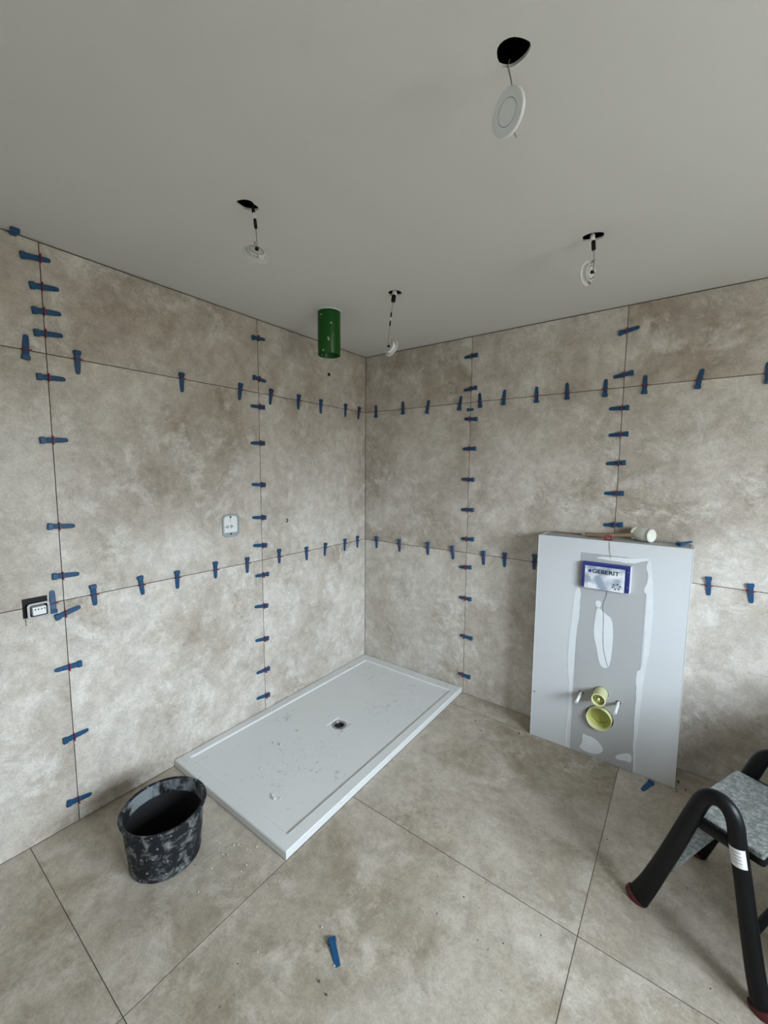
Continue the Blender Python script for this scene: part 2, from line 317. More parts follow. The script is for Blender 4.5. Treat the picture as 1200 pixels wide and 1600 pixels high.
# wall tiles
SOCK = (-2.135, -2.055, .958, 1.036)          # y0, y1, z0, z1 of the cut-out at the lower joint
JB = (-1.262, -1.150, 1.168, 1.300)
PLUGS = [(-.802, 1.226), (-.405, 2.216)]
H1, H2 = .9993, 1.9993
ZT = [(.003, H1), (H1, H2), (H2, H-.004)]
def tile(parent, mp, a0, a1, b0, b1, m, holes=(), outer=None, th=TH, gap=G):
    g = gap/2
    out = outer or [(a0+g, b0+g), (a1-g, b0+g), (a1-g, b1-g), (a0+g, b1-g)]
    bm = bmesh.new(); jit = random.uniform(-.0004, .0004)
    prism(bm, out, holes, -th, jit, mp, 1); return link('tile', bm, [m, M['tile_side_dark']], parent)
LY = [0, -.9982, -2.0001, -3.0, YB]
for c in range(4):
    for r_, (b0, b1) in enumerate(ZT):
        a1, a0 = LY[c], LY[c+1]; hs = []; out = None; g = G/2
        if r_ == 0: b0 = 0
        if c == 1 and r_ == 1: hs = [rrect(JB[0], JB[2], JB[1], JB[3], .03)]
        for py, pz in PLUGS:
            if a0 < py < a1 and b0 < pz < b1: hs.append(circ(py, pz, .0125, 16))
        if c == 2 and r_ == 0:
            out = [(a0+g, b0+g), (a1-g, b0+g), (a1-g, b1-g), (SOCK[1], b1-g), (SOCK[1], SOCK[2]), (SOCK[0], SOCK[2]), (SOCK[0], b1-g), (a0+g, b1-g)]
        if c == 2 and r_ == 1:
            out = [(a0+g, b0+g), (SOCK[0], b0+g), (SOCK[0], SOCK[3]), (SOCK[1], SOCK[3]), (SOCK[1], b0+g), (a1-g, b0+g), (a1-g, b1-g), (a0+g, b1-g)]
        tile(wall_left, LW, a0, a1, b0, b1, M['wall_tile'], hs, out)
RX = [0, .8888, 1.7622, 2.6356, 3.5090, XW]
for c in range(5):
    for r_, (b0, b1) in enumerate(ZT):
        tile(wall_right, RW, RX[c]+(.001 if c == 0 else 0), RX[c+1], b0 if r_ else 0, b1, M['wall_tile'])
FX = [0, .8827, 1.8738, 2.8649, XW]; FY = [0, -.1742, -1.1727, -2.1713, -3.1699, YB]
for i in range(4):
    for j in range(5):
        tile(floor, FL, FX[i], FX[i+1], FY[j+1], FY[j], M['floor_tile'], th=.0038, gap=.0023)

# ---------------------------------------------------------------- shower tray
TX, TS, TZ = .8818, 1.5797, .0367
tray = thing('shower_tray', 'large white rectangular shower tray set into the corner, dusty with plaster scrapes', 'shower tray', (.44, -.79, 0))
def rel(o, root): o.location = -Vector(root.location)
bm = bmesh.new(); IN = [(.046, -1.522), (.822, -1.522), (.838, -.078), (.076, -.078)]
DR = (.472, -.823)
x0, x1, y0_, y1_ = .003, TX, -TS, -.003
def ring(pts, z): return [bm.verts.new((x, y, z)) for x, y in pts]
OUT = [(x0, y0_), (x1, y0_), (x1, y1_), (x0, y1_)]
b_ = .004; OUTI = [(x0+b_, y0_+b_), (x1-b_, y0_+b_), (x1-b_, y1_-b_), (x0+b_, y1_-b_)]
def inset(p, d):
    cx = sum(q[0] for q in p)/4; cy = sum(q[1] for q in p)/4
    return [(x-d*math.copysign(1, x-cx), y-d*math.copysign(1, y-cy)) for x, y in p]
rings = [ring(OUT, .002), ring(OUT, TZ-b_), ring(OUTI, TZ), ring(IN, TZ), ring(inset(IN, .007), TZ-.0085)]
for a, c_ in zip(rings, rings[1:]):
    for i in range(4): bm.faces.new((a[i], a[(i+1) % 4], c_[(i+1) % 4], c_[i]))
# inner floor falls gently to the square recess round the drain
sq = [(DR[0]-.055, DR[1]-.055), (DR[0]+.055, DR[1]-.055), (DR[0]+.055, DR[1]+.055), (DR[0]-.055, DR[1]+.055)]
r5 = ring(sq, TZ-.0115); r6 = ring(inset(sq, .004), TZ-.0150); rc = ring(circ(DR[0], DR[1], .0435, 32, R(225)), TZ-.0160)
a = rings[-1]
for i in range(4): bm.faces.new((a[i], a[(i+1) % 4], r5[(i+1) % 4], r5[i])); bm.faces.new((r5[i], r5[(i+1) % 4], r6[(i+1) % 4], r6[i]))
for i in range(4):
    k0 = i*8
    for k in range(8):
        bm.faces.new((r6[i], rc[(k0+k) % 32], rc[(k0+k+1) % 32]))
    bm.faces.new((r6[i], rc[(k0+8) % 32], r6[(i+1) % 4]))
bm.normal_update(); o = link('basin', bm, M['acrylic'], tray); rel(o, tray)
bm = bmesh.new(); lathe(bm, [(.0435, 0), (.0435, .002), (.041, .0035), (.031, .0025), (.029, -.002), (.029, -.016)], 32)
link('drain_flange', bm, M['steel'], tray, True, Vector((DR[0], DR[1], TZ-.0155))-tray.location)
bm = bmesh.new(); lathe(bm, [(0, -.020), (.0295, -.020), (.0295, -.010), (.027, -.0075), (.012, -.008), (.009, -.004), (0, -.0035)], 28)
dr = link('drain_insert', bm, M['black'], tray, True, Vector((DR[0], DR[1], TZ-.0155))-tray.location)
for dx in (-.009, .009):
    bm = bmesh.new(); box(bm, (dx-.002, -.022, -.0085), (dx+.002, .022, -.0045)); link('rib', bm, M['black'], dr)

# ---------------------------------------------------------------- toilet installation boxing
BX0, BX1, BD, BH = 1.4118, 2.114, .1789, 1.1975
boxing = thing('cistern_boxing', 'half-height white plasterboard boxing for a wall-hung toilet against the right wall', 'cistern boxing', ((BX0+BX1)/2, -BD/2, 0))
def part(name, bm, m, parent=None, smooth=False):
    o = link(name, bm, m, parent or boxing, smooth)
    if parent is None or parent == boxing: o.location = -Vector(boxing.location)
    return o
PW = (1.770, .378); PE = (1.768, .238)        # flush pipe, waste elbow centres
ST = [(1.673, .348), (1.852, .352)]
sx = lambda z: 1.627                          # seams of the grey board
bm = bmesh.new()
prism(bm, [(1.634, 0.002), (1.934, 0.002), (1.938, BH-.075), (1.634, BH-.075)], [circ(*PW, .036), circ(*PE, .068, 32)]+[circ(*s, .0125, 12) for s in ST]+[[(1.660, .957), (1.862, .957), (1.862, 1.077), (1.660, 1.077)]], BD-.0125, BD, RW)
part('centre_board', bm, M['board_grey'])
bm = bmesh.new(); prism(bm, [(BX0, .002), (1.633, .002), (1.633, BH-.074), (1.939, BH-.074), (1.935, .002), (BX1, .002), (BX1, BH), (BX0, BH)], [], BD-.0125, BD, RW)
part('front_board', bm, M['board_white'])
bm = bmesh.new(); box(bm, (BX0, -BD+.0126, .002), (BX0+.0125, -.0005, BH-.0005)); part('side_board', bm, M['board_white'])
bm = bmesh.new(); box(bm, (BX1-.0125, -BD+.0126, .002), (BX1, -.0005, BH-.0005)); part('side_board', bm, M['board_white'])
bm = bmesh.new(); box(bm, (BX0+.013, -BD+.0126, BH-.014), (BX1-.013, -.0005, BH-.002)); part('top_board', bm, M['board_grey'])
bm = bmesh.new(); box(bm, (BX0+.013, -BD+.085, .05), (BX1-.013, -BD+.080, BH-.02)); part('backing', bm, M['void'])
for x in (BX0, BX1):      # pale corner beads down the outer edges
    bm = bmesh.new(); box(bm, (x-.0012, -BD-.0012, .003), (x+.0012, -BD+.02 if x == BX0 else -BD+.0012, BH-.001)); part('corner_bead', bm, M['white'])
for k, pts in enumerate(FILL):
    for _ in range(2 if k > 2 else 1):      # round the corners the way a knife leaves them
        pts = [(p[0]*w_+q[0]*(1-w_), p[1]*w_+q[1]*(1-w_)) for p, q in zip(pts, pts[1:]+pts[:1]) for w_ in (.75, .25)]
    sm = []
    for i, p in enumerate(pts):     # knock the straight runs into a knifed, wavy edge
        q = pts[(i+1) % len(pts)]; L_ = math.dist(p, q); n_ = max(1, int(L_/.02))
        for j in range(n_):
            s = j/n_; d = random.uniform(-.002, .002) if j else 0
            sm.append((p[0]+(q[0]-p[0])*s+d, max(.003, min(BH-.004, p[1]+(q[1]-p[1])*s+d))))
    bm = bmesh.new(); prism(bm, sm, [], BD-.0002, BD+.0008+.0001*k, RW); part('filler_patch', bm, M['filler'])
bm = bmesh.new(); sweep(bm, [RW(x, z, BD+.0022) for x, z in [(1.768, .945), (1.768, .913), (1.754, .865), (1.761, .774), (1.763, .681), (1.77, .613), (1.788, .548), (1.796, .533)]], .0008, 6)
part('thread', bm, M['lead'])
bm = bmesh.new(); sweep(bm, [RW(x, z, BD+.0015) for x, z in [(1.764, 1.195), (1.768, 1.15), (1.777, 1.107)]], .0008, 6); part('thread', bm, M['lead'])
bm = bmesh.new(); box(bm, (1.417, -BD-.0012, .266), (1.432, -BD+.0002, .276)); xform(bm, Matrix.Identity(4)); part('scuff_mark', bm, M['greybox'])
# fittings
def fit(name, bm, m, c, parent=None, smooth=True, d=0):
    """lathe part whose axis points out of the boxing front"""
    xform(bm, basis((0, -1, 0), loc=RW(c[0], c[1], BD+d)))
    return part(name, bm, m, parent, smooth)
bm = bmesh.new(); lathe(bm, [(.0335, -.03), (.0335, .080), (.0345, .082), (.0345, .088), (.031, .090), (.0275, .088), (.0265, .05), (0, .05)], 32); fp = fit('flush_pipe', bm, M['yellow'], PW)
bm = bmesh.new(); lathe(bm, [(.019, .05), (.019, .074), (.016, .076), (.014, .074), (.014, .06), (0, .06)], 24); xform(bm, basis((0, -1, 0), loc=RW(PW[0], PW[1], BD)))
o = link('inner_tube', bm, M['yellow_deep'], fp, True)
bm = bmesh.new(); lathe(bm, [(0, .060), (.008, .060), (.008, .080), (.004, .084), (0, .084)], 16); xform(bm, basis((0, -1, 0), loc=RW(PW[0], PW[1], BD))); link('pin', bm, M['yellow'], fp, True)
bm = bmesh.new(); lathe(bm, [(.0625, -.03), (.0625, .018), (.0605, .021), (.0575, .018), (.0545, .004), (.0545, -.012), (.0535, -.013)], 40); we = fit('waste_socket', bm, M['yellow'], PE)
bm = bmesh.new(); lathe(bm, [(.0540, -.010), (.050, -.012), (.050, -.022), (.046, -.026), (.046, -.040), (0, -.050)], 36); xform(bm, basis((0, -1, 0), loc=RW(PE[0], PE[1], BD))); link('socket_lining', bm, M['yellow_deep'], we, True)
for s in ST:
    bm = bmesh.new(); lathe(bm, [(.0075, -.02), (.0075, .118), (.0065, .120), (.004, .120), (.004, .112), (0, .112)], 16); fit('stud_sleeve', bm, M['white'], s)

# blue flush-opening cover with its printed card
cover = thing('flush_plate_cover', 'dark blue framed protective cover with silver printed card on the white boxing', 'flush plate cover', RW(1.760, 1.016, BD))
def cpart(name, bm, m, parent=None, smooth=False):
    o = link(name, bm, m, parent or cover, smooth)
    if parent is None: o.location = -Vector(cover.location)
    return o
PX0, PX1, PZ0, PZ1, PD = 1.648, 1.868, .945, 1.082, .024
bm = bmesh.new(); prism(bm, rrect(PX0, PZ0, PX1, PZ1, .008), [rrect(PX0+.012, PZ0+.012, PX1-.012, PZ1-.012, .003)], BD+.0008, BD+PD, RW); cpart('frame', bm, M['plate_blue'])
bm = bmesh.new(); prism(bm, rrect(PX0+.011, PZ0+.011, PX1-.011, PZ1-.011, .003), [], BD+.001, BD+PD-.003, RW); cpart('back_plate', bm, M['plate_blue'])
bm = bmesh.new(); prism(bm, rrect(PX1, PZ0, PX1+.005, PZ1, .002), [], BD+.0008, BD+PD-.004, RW); cpart('side_flange', bm, M['white'])
for z in (PZ0+.03, PZ1-.03):
    bm = bmesh.new(); lathe(bm, [(0, .0015), (.003, .0015), (.0035, 0)], 12); xform(bm, basis((0, -1, 0), loc=RW(PX1-.009, z, BD+PD))); cpart('screw', bm, M['steel'], None, True)
CX0, CX1, CZ0, CZ1 = PX0+.014, PX1-.022, PZ0-.001, PZ1-.019
CD = BD+PD+.001
bm = bmesh.new(); prism(bm, rrect(CX0, CZ0, CX1, CZ1, .002), [], CD-.001, CD+.0006, RW); card = cpart('printed_card', bm, M['silver'])
def flat(name, pts, m, parent=card, d=.0006, holes=()):
    bm = bmesh.new(); prism(bm, pts, holes, CD+.0002, CD+.0006+d, RW); o = link(name, bm, m, parent); return o
flat('logo_square', [(CX0+.017, CZ1-.033), (CX0+.031, CZ1-.033), (CX0+.031, CZ1-.019), (CX0+.017, CZ1-.019)], M['plate_blue'])
def text_mesh(s, size, x, z, d, m, name, parent, bold=.0006, sxx=1.0, mp=None):
    cu = bpy.data.curves.new(name, 'FONT'); cu.body = s; cu.size = size; cu.offset = bold; cu.extrude = .0003
    to = bpy.data.objects.new(name, cu); COL.objects.link(to)
    dg = bpy.context.evaluated_depsgraph_get(); me = bpy.data.meshes.new_from_object(to.evaluated_get(dg))
    COL.objects.unlink(to); bpy.data.objects.remove(to)
    me.transform((mp or Matrix(((sxx, 0, 0, x), (0, 0, -1, -d), (0, 1, 0, z), (0, 0, 0, 1)))))
    me.materials.clear(); me.materials.append(m)
    o = bpy.data.objects.new(name, me); COL.objects.link(o); o.parent = parent; return o
text_mesh('GEBERIT', .029, CX0+.034, CZ1-.0355, CD+.0012, M['black'], 'lettering', card, .0005, 1.15)
text_mesh('tec', .012, CX0+.014, CZ1-.060, CD+.0012, M['greybox'], 'small_print', card, .0002)
# snowflake print of small dots, and a pale wave
sf = bmesh.new(); fc = (CX1-.035, CZ0+.026)
for k in range(6):
    a = R(60*k+15)
    for rr, s in ((.018, .0036), (.010, .0018), (.014, .0014)):
        prism(sf, circ(fc[0]+rr*math.cos(a), fc[1]+rr*math.sin(a)*.8, s, 8), [], CD+.0002, CD+.0011, RW)
    prism(sf, circ(fc[0]+.013*math.cos(a+.5), fc[1]+.013*math.sin(a+.5)*.8, .0013, 6), [], CD+.0002, CD+.0011, RW)
link('snowflake_print', sf, M['black'], card)
flat('wave_print', [(CX0+.014+.012*math.cos(R(a))*(1 if a < 180 else .8)+.012, CZ0+.022+.009*math.sin(R(a))) for a in range(0, 360, 24)], M['white'])

# ---------------------------------------------------------------- levelling wedges and clips
def wedge_mesh():
    bm = bmesh.new(); L_ = .095
    secs = [(0, .0112, .012), (.002, .0135, .0145), (.014, .0135, .0150), (.0175, .0108, .0150), (.0180, .0104, .0120), (.030, .0104, .0108), (.0302, .0104, .0098),
            (.046, .0102, .0088), (.0462, .0102, .0078), (.064, .0100, .0066), (.0642, .0100, .0056), (.082, .0092, .0046), (.090, .0080, .0040), (.0938, .0058, .0036), (.095, .0032, .0032)]
    prev = None
    for x, hw, h in secs:
        q = [bm.verts.new(p) for p in ((x, -hw, .0006), (x, hw, .0006), (x, hw, h*.8), (x, hw*.8, h), (x, -hw*.8, h), (x, -hw, h*.8))]
        if prev:
            for i in range(6): bm.faces.new((prev[i], prev[(i+1) % 6], q[(i+1) % 6], q[i]))
        else: bm.faces.new(q[::-1])
        prev = q
    bm.faces.new(prev); return bm
def clip_mesh():
    bm = bmesh.new()
    prism(bm, [(-.0195, -.006), (.0195, -.006), (.0195, .0035), (.0160, .006), (.0160, .018), (.0130, .0210), (-.0130, .0210), (-.0160, .018), (-.0160, .006), (-.0195, .0035)],
          [[(-.0115, .0004), (.0115, .0004), (.0115, .0150), (-.0115, .0150)]], -.0014, .0014, lambda a, b_, d: Vector((d, a, b_)))
    return bm
wb = wedge_mesh(); WM = bpy.data.meshes.new('wedge'); bmesh.ops.recalc_face_normals(wb, faces=wb.faces); wb.to_mesh(WM); wb.free(); WM.materials.append(M['blue'])
cb = clip_mesh(); CM = bpy.data.meshes.new('clip'); bmesh.ops.recalc_face_normals(cb, faces=cb.faces); cb.to_mesh(CM); cb.free(); CM.materials.append(M['red'])
def leveller(mtx, t_head, label, group, jang=90, clip=True):
    root = thing('levelling_wedge', label, 'levelling wedge', group=group, mtx=mtx)
    o = bpy.data.objects.new('wedge', WM); COL.objects.link(o); o.parent = root; o.location = (-t_head*.095, 0, 0)
    if clip:
        c_ = bpy.data.objects.new('clip', CM); COL.objects.link(c_); c_.parent = root; c_.rotation_euler = (0, 0, jang)
    return root
ORD = ['topmost', 'second from the top', 'third from the top', 'fourth from the top', 'fifth from the top', 'sixth from the top', 'seventh from the top', 'eighth from the top',
       'ninth from the top', 'tenth from the top', 'eleventh from the top', 'lowest']
ORD2 = ['leftmost', 'second from the left', 'third from the left', 'fourth from the left', 'fifth from the left', 'sixth from the left', 'seventh from the left', 'eighth from the left',
        'ninth from the left', 'tenth from the left', 'eleventh from the left', 'rightmost']
JN = {'LV1': 'outer upright joint, left wall', 'LV2': 'left-wall upright joint nearer the corner', 'LH2': 'upper level joint, left wall', 'LH1': 'lower level joint, left wall',
      'RV1': 'right-wall upright joint nearer the corner', 'RV2': 'upright joint above the boxing', 'RH2': 'upper level joint, right wall', 'RH1': 'lower level joint, right wall'}
JP = {'LV1': -2.0001, 'LV2': -.9982, 'RV1': .8888, 'RV2': 1.7622, 'LH1': H1, 'RH1': H1, 'LH2': H2, 'RH2': H2}
for k, lst in CLIPS.items():
    vert = k[1] == 'V'; lst = sorted(lst, key=lambda c: -c[0] if vert else c[0])
    for i, (s, ang, th) in enumerate(lst):
        n_ = len(lst); od = (ORD if vert else ORD2)[i] if i < n_-1 else (ORD if vert else ORD2)[-1]
        e1, nn = (Vector((0, 1, 0)), Vector((1, 0, 0))) if k[0] == 'L' else (Vector((1, 0, 0)), Vector((0, -1, 0)))
        a, z = (JP[k], s) if vert else (s, JP[k])
        P = LW(a, z, .0006) if k[0] == 'L' else RW(a, z, .0006)
        x = e1*math.cos(R(ang))+Vector((0, 0, 1))*math.sin(R(ang)); y = nn.cross(x)
        m4 = Matrix((x, y, nn)).transposed().to_4x4(); m4.translation = P
        # the clip stands in the joint: turn it back so that its plate follows the joint line
        d = ang % 180
        j = -R(d if d < 90 else d-180) if vert else -R(d-90)
        leveller(m4, th, 'blue levelling wedge, %s on the %s' % (od, JN[k]), 'levelling wedges on the '+JN[k], j)
# the odd ones
def place(x, z, loc):
    x = Vector(x).normalized(); z = Vector(z); z = (z-x*z.dot(x)).normalized(); y = z.cross(x)
    m = Matrix((x, y, z)).transposed().to_4x4(); m.translation = loc; return m
leveller(place((-1, .05, -.1), (0, 0, -1), (.048, -2.078, H-.0008)), 0.0, 'blue wedge end poking out flat under the ceiling above the left wall', None, clip=False)
leveller(place((1.303-1.223, -1.726+1.677, -.006), (0, 0, 1), (1.220, -1.675, .0006)), 0.0, 'loose blue wedge lying on the floor in front of the shower tray', None, clip=False)
leveller(place((-.35, -.9, 0), (.12, 0, 1), (2.022, -.205, .0006)), 0.0, 'loose blue wedge lying on the floor at the foot of the boxing', None, clip=False)
leveller(place((.42, .62, .12), (0, -.2, 1), (2.052, -.110, BH-.0005)), 0.0, 'blue wedge lying on top of the boxing at its right end', None, clip=False)
leveller(place((1, 0, .0), (0, -1, 0), RW(.868, 1.952, .0006)), 0.0, 'short broken blue wedge beside the joint crossing on the right wall', None, clip=False).scale = (.45, .8, 1)

# ---------------------------------------------------------------- mallet and red clip on top of the boxing
mal = thing('rubber_mallet', 'off-white rubber mallet with brown wooden handle lying on top of the boxing', 'mallet', (1.90, -.06, BH-.002))
bm = bmesh.new(); lathe(bm, [(0, -.05), (.030, -.05), (.034, -.046), (.034, -.036), (.0315, -.033), (.035, -.012), (.035, .012), (.0315, .033), (.034, .036), (.034, .046), (.030, .05), (0, .05)], 28)
xform(bm, basis((.85, -.52, .0), loc=(0, 0, .0355))); link('head', bm, M['offwhite'], mal, True)
bm = bmesh.new(); sweep(bm, [(-.02, -.003, .033), (-.10, -.012, .024), (-.20, -.018, .014), (-.27, -.020, .0125)], [(.011, .011), (.010, .010), (.012, .012), (.012, .012)], 14); link('handle', bm, M['wood'], mal, True)
rc_ = bpy.data.objects.new('tile_clip', CM); COL.objects.link(rc_); rc_.matrix_world = place((0, -1, 0), (0, 0, 1), (1.752, -.140, BH+.0045)); tag(rc_, 'loose red tile clip standing on top of the boxing left of the mallet', 'tile clip')
bm = bmesh.new(); box(bm, (1.45, -.030, BH-.0018), (1.60, -.012, BH+.004)); 
lath = link('timber_lath', bm, M['wood']); tag(lath, 'thin brown wooden lath lying along the back of the boxing top', 'lath')

# ---------------------------------------------------------------- sockets and plugs on the left wall
def lpart(name, bm, m, root, parent=None, smooth=False):
    o = link(name, bm, m, parent or root, smooth)
    if parent is None: o.location = -Vector(root.location)
    return o
y0, y1, z0, z1 = SOCK
so = thing('power_socket', 'uncovered socket insert hanging out of a black square cut-out in the left wall', 'socket', LW((y0+y1)/2, (z0+z1)/2, 0))
bm = bmesh.new(); prism(bm, [(y0+.001, z0+.001), (y1-.001, z0+.001), (y1-.001, z1-.001), (y0+.001, z1-.001)], [], -TH-.003, -TH+.0005, LW); lpart('back_box', bm, M['black'], so)
cy, cz = -2.094, .986
bm = bmesh.new(); prism(bm, rrect(cy-.030, cz-.032, cy+.042, cz+.030, .012), [rrect(cy-.023, cz-.024, cy+.035, cz+.023, .008)], .016, .0185, LW); lpart('mounting_ring', bm, M['steel'], so)
bm = bmesh.new(); box(bm, (-.004, cy-.016, cz-.017), (.030, cy+.027, cz+.016), .002); sb = lpart('insert', bm, M['white'], so)
for k in range(4):
    bm = bmesh.new(); box(bm, (.0298, cy-.010+k*.0098, cz+.004), (.0306, cy-.006+k*.0098, cz+.009)); link('terminal', bm, M['black'], sb)
for sy in (-.026, .038):
    bm = bmesh.new(); box(bm, (.010, cy+sy-.004, cz-.025), (.0165, cy+sy+.004, cz+.018)); lpart('claw', bm, M['steel'], so)
bm = bmesh.new(); sweep(bm, [LW(y0+.006, z0+.012, .002), LW(y0+.007, z0-.006, .004), LW(y0+.008, z0-.030, .002)], .0008, 6); lpart('wire', bm, M['black'], so)

y0, y1, z0, z1 = JB
jb = thing('junction_box', 'recessed grey and white rounded wall box with two screws in the left wall', 'junction box', LW((y0+y1)/2, (z0+z1)/2, 0))
bm = bmesh.new(); prism(bm, rrect(y0+.001, z0+.001, y1-.001, z1-.001, .029), [rrect(y0+.012, z0+.012, y1-.012, z1-.012, .019)], -TH-.003, .003, LW); lpart('rim', bm, M['greybox'], jb)
bm = bmesh.new(); prism(bm, rrect(y0+.012, z0+.012, y1-.012, z1-.012, .019), [], -TH-.003, -.0045, LW); cv = lpart('cover', bm, M['white'], jb)
bm = bmesh.new(); prism(bm, rrect(y0+.011, z0+.011, y1-.013, z0+.026, .006), [], -.0045, -.001, LW); lpart('lug', bm, M['greybox'], jb)
for z in (z0+.018, z1-.018):
    bm = bmesh.new(); lathe(bm, [(0, .002), (.004, .002), (.005, 0)], 12); xform(bm, basis((1, 0, 0), loc=LW((y0+y1)/2, z, -.001))); lpart('screw', bm, M['black'], jb, None, True)
for k, (dy, dz, h_) in enumerate(((-.030, -.002, .008), (-.022, 0, .016), (-.014, -.001, .014), (.002, 0, .020), (.008, .001, .016), (.015, 0, .006))):
    bm = bmesh.new(); yy, zz = (y0+y1)/2+dy, (z0+z1)/2-.006+dz; box(bm, (-.0046, yy-.0016, zz-h_/2), (-.0038, yy+.0016, zz+h_/2)); link('print_mark', bm, M['black'], cv)
bm = bmesh.new(); box(bm, (-.0046, (y0+y1)/2-.001, (z0+z1)/2+.02), (-.0038, (y0+y1)/2+.0005, (z0+z1)/2+.04)); link('print_mark', bm, M['black'], cv)
for (py, pz), lb in zip(PLUGS, ('dark red plug in a round hole right of the junction box', 'dark red plug in a round hole below the green duct')):
    o = thing('pipe_plug', lb, 'pipe plug', LW(py, pz, 0), 'water outlets in the left wall')
    bm = bmesh.new(); lathe(bm, [(.012, -.010), (.012, .001), (.0095, .0015), (.008, -.003), (.008, -.010)], 20); xform(bm, basis((1, 0, 0))); link('sleeve', bm, M['redfoot'], o, True)
    bm = bmesh.new(); lathe(bm, [(.008, -.0095), (.006, -.004), (.003, -.004), (0, -.002)], 14); xform(bm, basis((1, 0, 0))); link('core', bm, M['white'] if pz < 2 else M['black'], o, True)

# ---------------------------------------------------------------- green duct
du = thing('ventilation_duct', 'green plastic pipe stub with white paint splashes hanging from the ceiling', 'duct', (DUCT[0], DUCT[1], 2.185))
bm = bmesh.new(); r_ = DUCT[2]; lathe(bm, [(r_-.0025, .26), (r_-.0025, .002), (r_-.0012, 0), (r_, .002), (r_, .26)], 40); link('pipe', bm, M['green'], du, True)
bm = bmesh.new()
pts = [(r_+.0005, 0)]
n_ = 48; ins = [(DUCT[0]+(r_+.0006)*math.cos(2*math.pi*i/n_), DUCT[1]+(r_+.0006)*math.sin(2*math.pi*i/n_)) for i in range(n_)]
outp = [(DUCT[0]+(r_+.004+random.uniform(0, .009))*math.cos(2*math.pi*i/n_), DUCT[1]+(r_+.004+random.uniform(0, .009))*math.sin(2*math.pi*i/n_)) for i in range(n_)]
prism(bm, outp, [ins], H-.006, H-.0001, FL); o = link('plaster_collar', bm, M['filler'], du); o.location = -Vector(du.location)

# ---------------------------------------------------------------- unfinished ceiling spots
def spot(label, c, n, hole, cable, extras, face=True, clear=True):
    c = Vector(c); root = thing('ceiling_spotlight', label, 'ceiling light', c, 'unfinished spotlights on their cables')
    mt = basis(n)
    fm = M['lamp_white'] if face or not clear else M['frost']
    bm = bmesh.new()
    lathe(bm, [(.0425, -.004), (.0425, -.001), (.040, .0015), (.0245, .0015), (.0232, -.001), (.0232, -.0025), (.030, -.004), (.0425, -.004)], 40); xform(bm, mt); link('trim_ring', bm, fm, root, True)
    bm = bmesh.new(); lathe(bm, [(.0228, -.003), (.0228, .001), (.015, .0022), (0, .0025)], 32); xform(bm, mt); link('diffuser', bm, M['diffuser'], root, True)
    bm = bmesh.new(); lathe(bm, [(0, -.019), (.028, -.019), (.030, -.017), (.030, -.011), (.027, -.010), (.030, -.009), (.031, -.0042), (0, -.0042)], 32); xform(bm, mt); link('housing', bm, M['greybox'] if face else (M['frost'] if clear else M['lamp_white']), root, True)
    if not face:
        bm = bmesh.new(); lathe(bm, [(.020, -.0192), (.022, -.021), (.024, -.0192)], 32); xform(bm, mt); link('heat_sink', bm, M['steel'], root, True)
        bm = bmesh.new(); lathe(bm, [(0, -.028), (.006, -.028), (.006, -.0191)], 12); xform(bm, mt); link('cable_entry', bm, M['black'], root, True)
    for s in (-1, 1):
        bm = bmesh.new(); v = mt @ Vector((0, s*.031, -.012)); e = mt @ Vector((0, s*.041, -.024)); sweep(bm, [v, (v+e)/2+Vector((0, 0, .002)), e], [(.0008, .004)]*3, 8); link('spring', bm, M['steel'], root)
    top = Vector(hole)-c; a0 = mt @ Vector((0, 0, -.020))
    if not face: a0 = mt @ Vector((0, 0, -.028))
    pts = []
    for i in range(9):
        s = i/8; p = a0.lerp(top, s); p.x += .004*math.sin(s*3.1)*(1 if cable else -1); pts.append(p)
    pts.append(top+Vector((.0, .01, .02)))
    bm = bmesh.new(); sweep(bm, pts, .0016, 8); link('cable', bm, M['cable'], root, True)
    for s0, s1, r_, mk in extras:
        p, q = a0.lerp(top, s0), a0.lerp(top, s1); off = Vector((.004*math.sin((s0+s1)/2*3.1)*(1 if cable else -1), 0, 0))
        bm = bmesh.new(); d = (q-p).length; lathe(bm, [(0, 0), (r_*.8, 0), (r_, d*.12), (r_, d*.88), (r_*.8, d), (0, d)], 14); xform(bm, basis((q-p), loc=p+off)); link('connector', bm, M[mk], root, True)
    return root
spot('white downlight hanging face-on from the ragged ceiling hole nearest the viewer', (1.717, -1.645, 2.305), (-.332, -.924, -.192), (1.704, -1.618, H), 1, [])
spot('clear-bodied spotlight dangling from the leftmost ceiling hole on a cable with black connectors', (.858, -1.644, 2.264), (-.749, .299, -.591), (.850, -1.645, H), 1, [(.45, .68, .0055, 'black'), (.68, .84, .004, 'white'), (.84, 1.0, .0055, 'black')], False)
spot('frosted spotlight hanging lowest beside the green duct, above the room corner', (.835, -.820, 2.158), (.246, .901, -.358), (.845, -.818, H), 0, [(.38, .48, .0038, 'black'), (.48, .55, .003, 'white'), (.55, .64, .0038, 'black'), (.84, .97, .011, 'black'), (.97, 1.05, .012, 'white')], False, False)
spot('clear-bodied spotlight hanging edge-on from the right-hand ceiling hole', (1.715, -.805, 2.291), (-.928, .338, .155), (1.728, -.803, H), 1, [(.60, .86, .0075, 'black'), (.86, 1.04, .0085, 'white')], False)

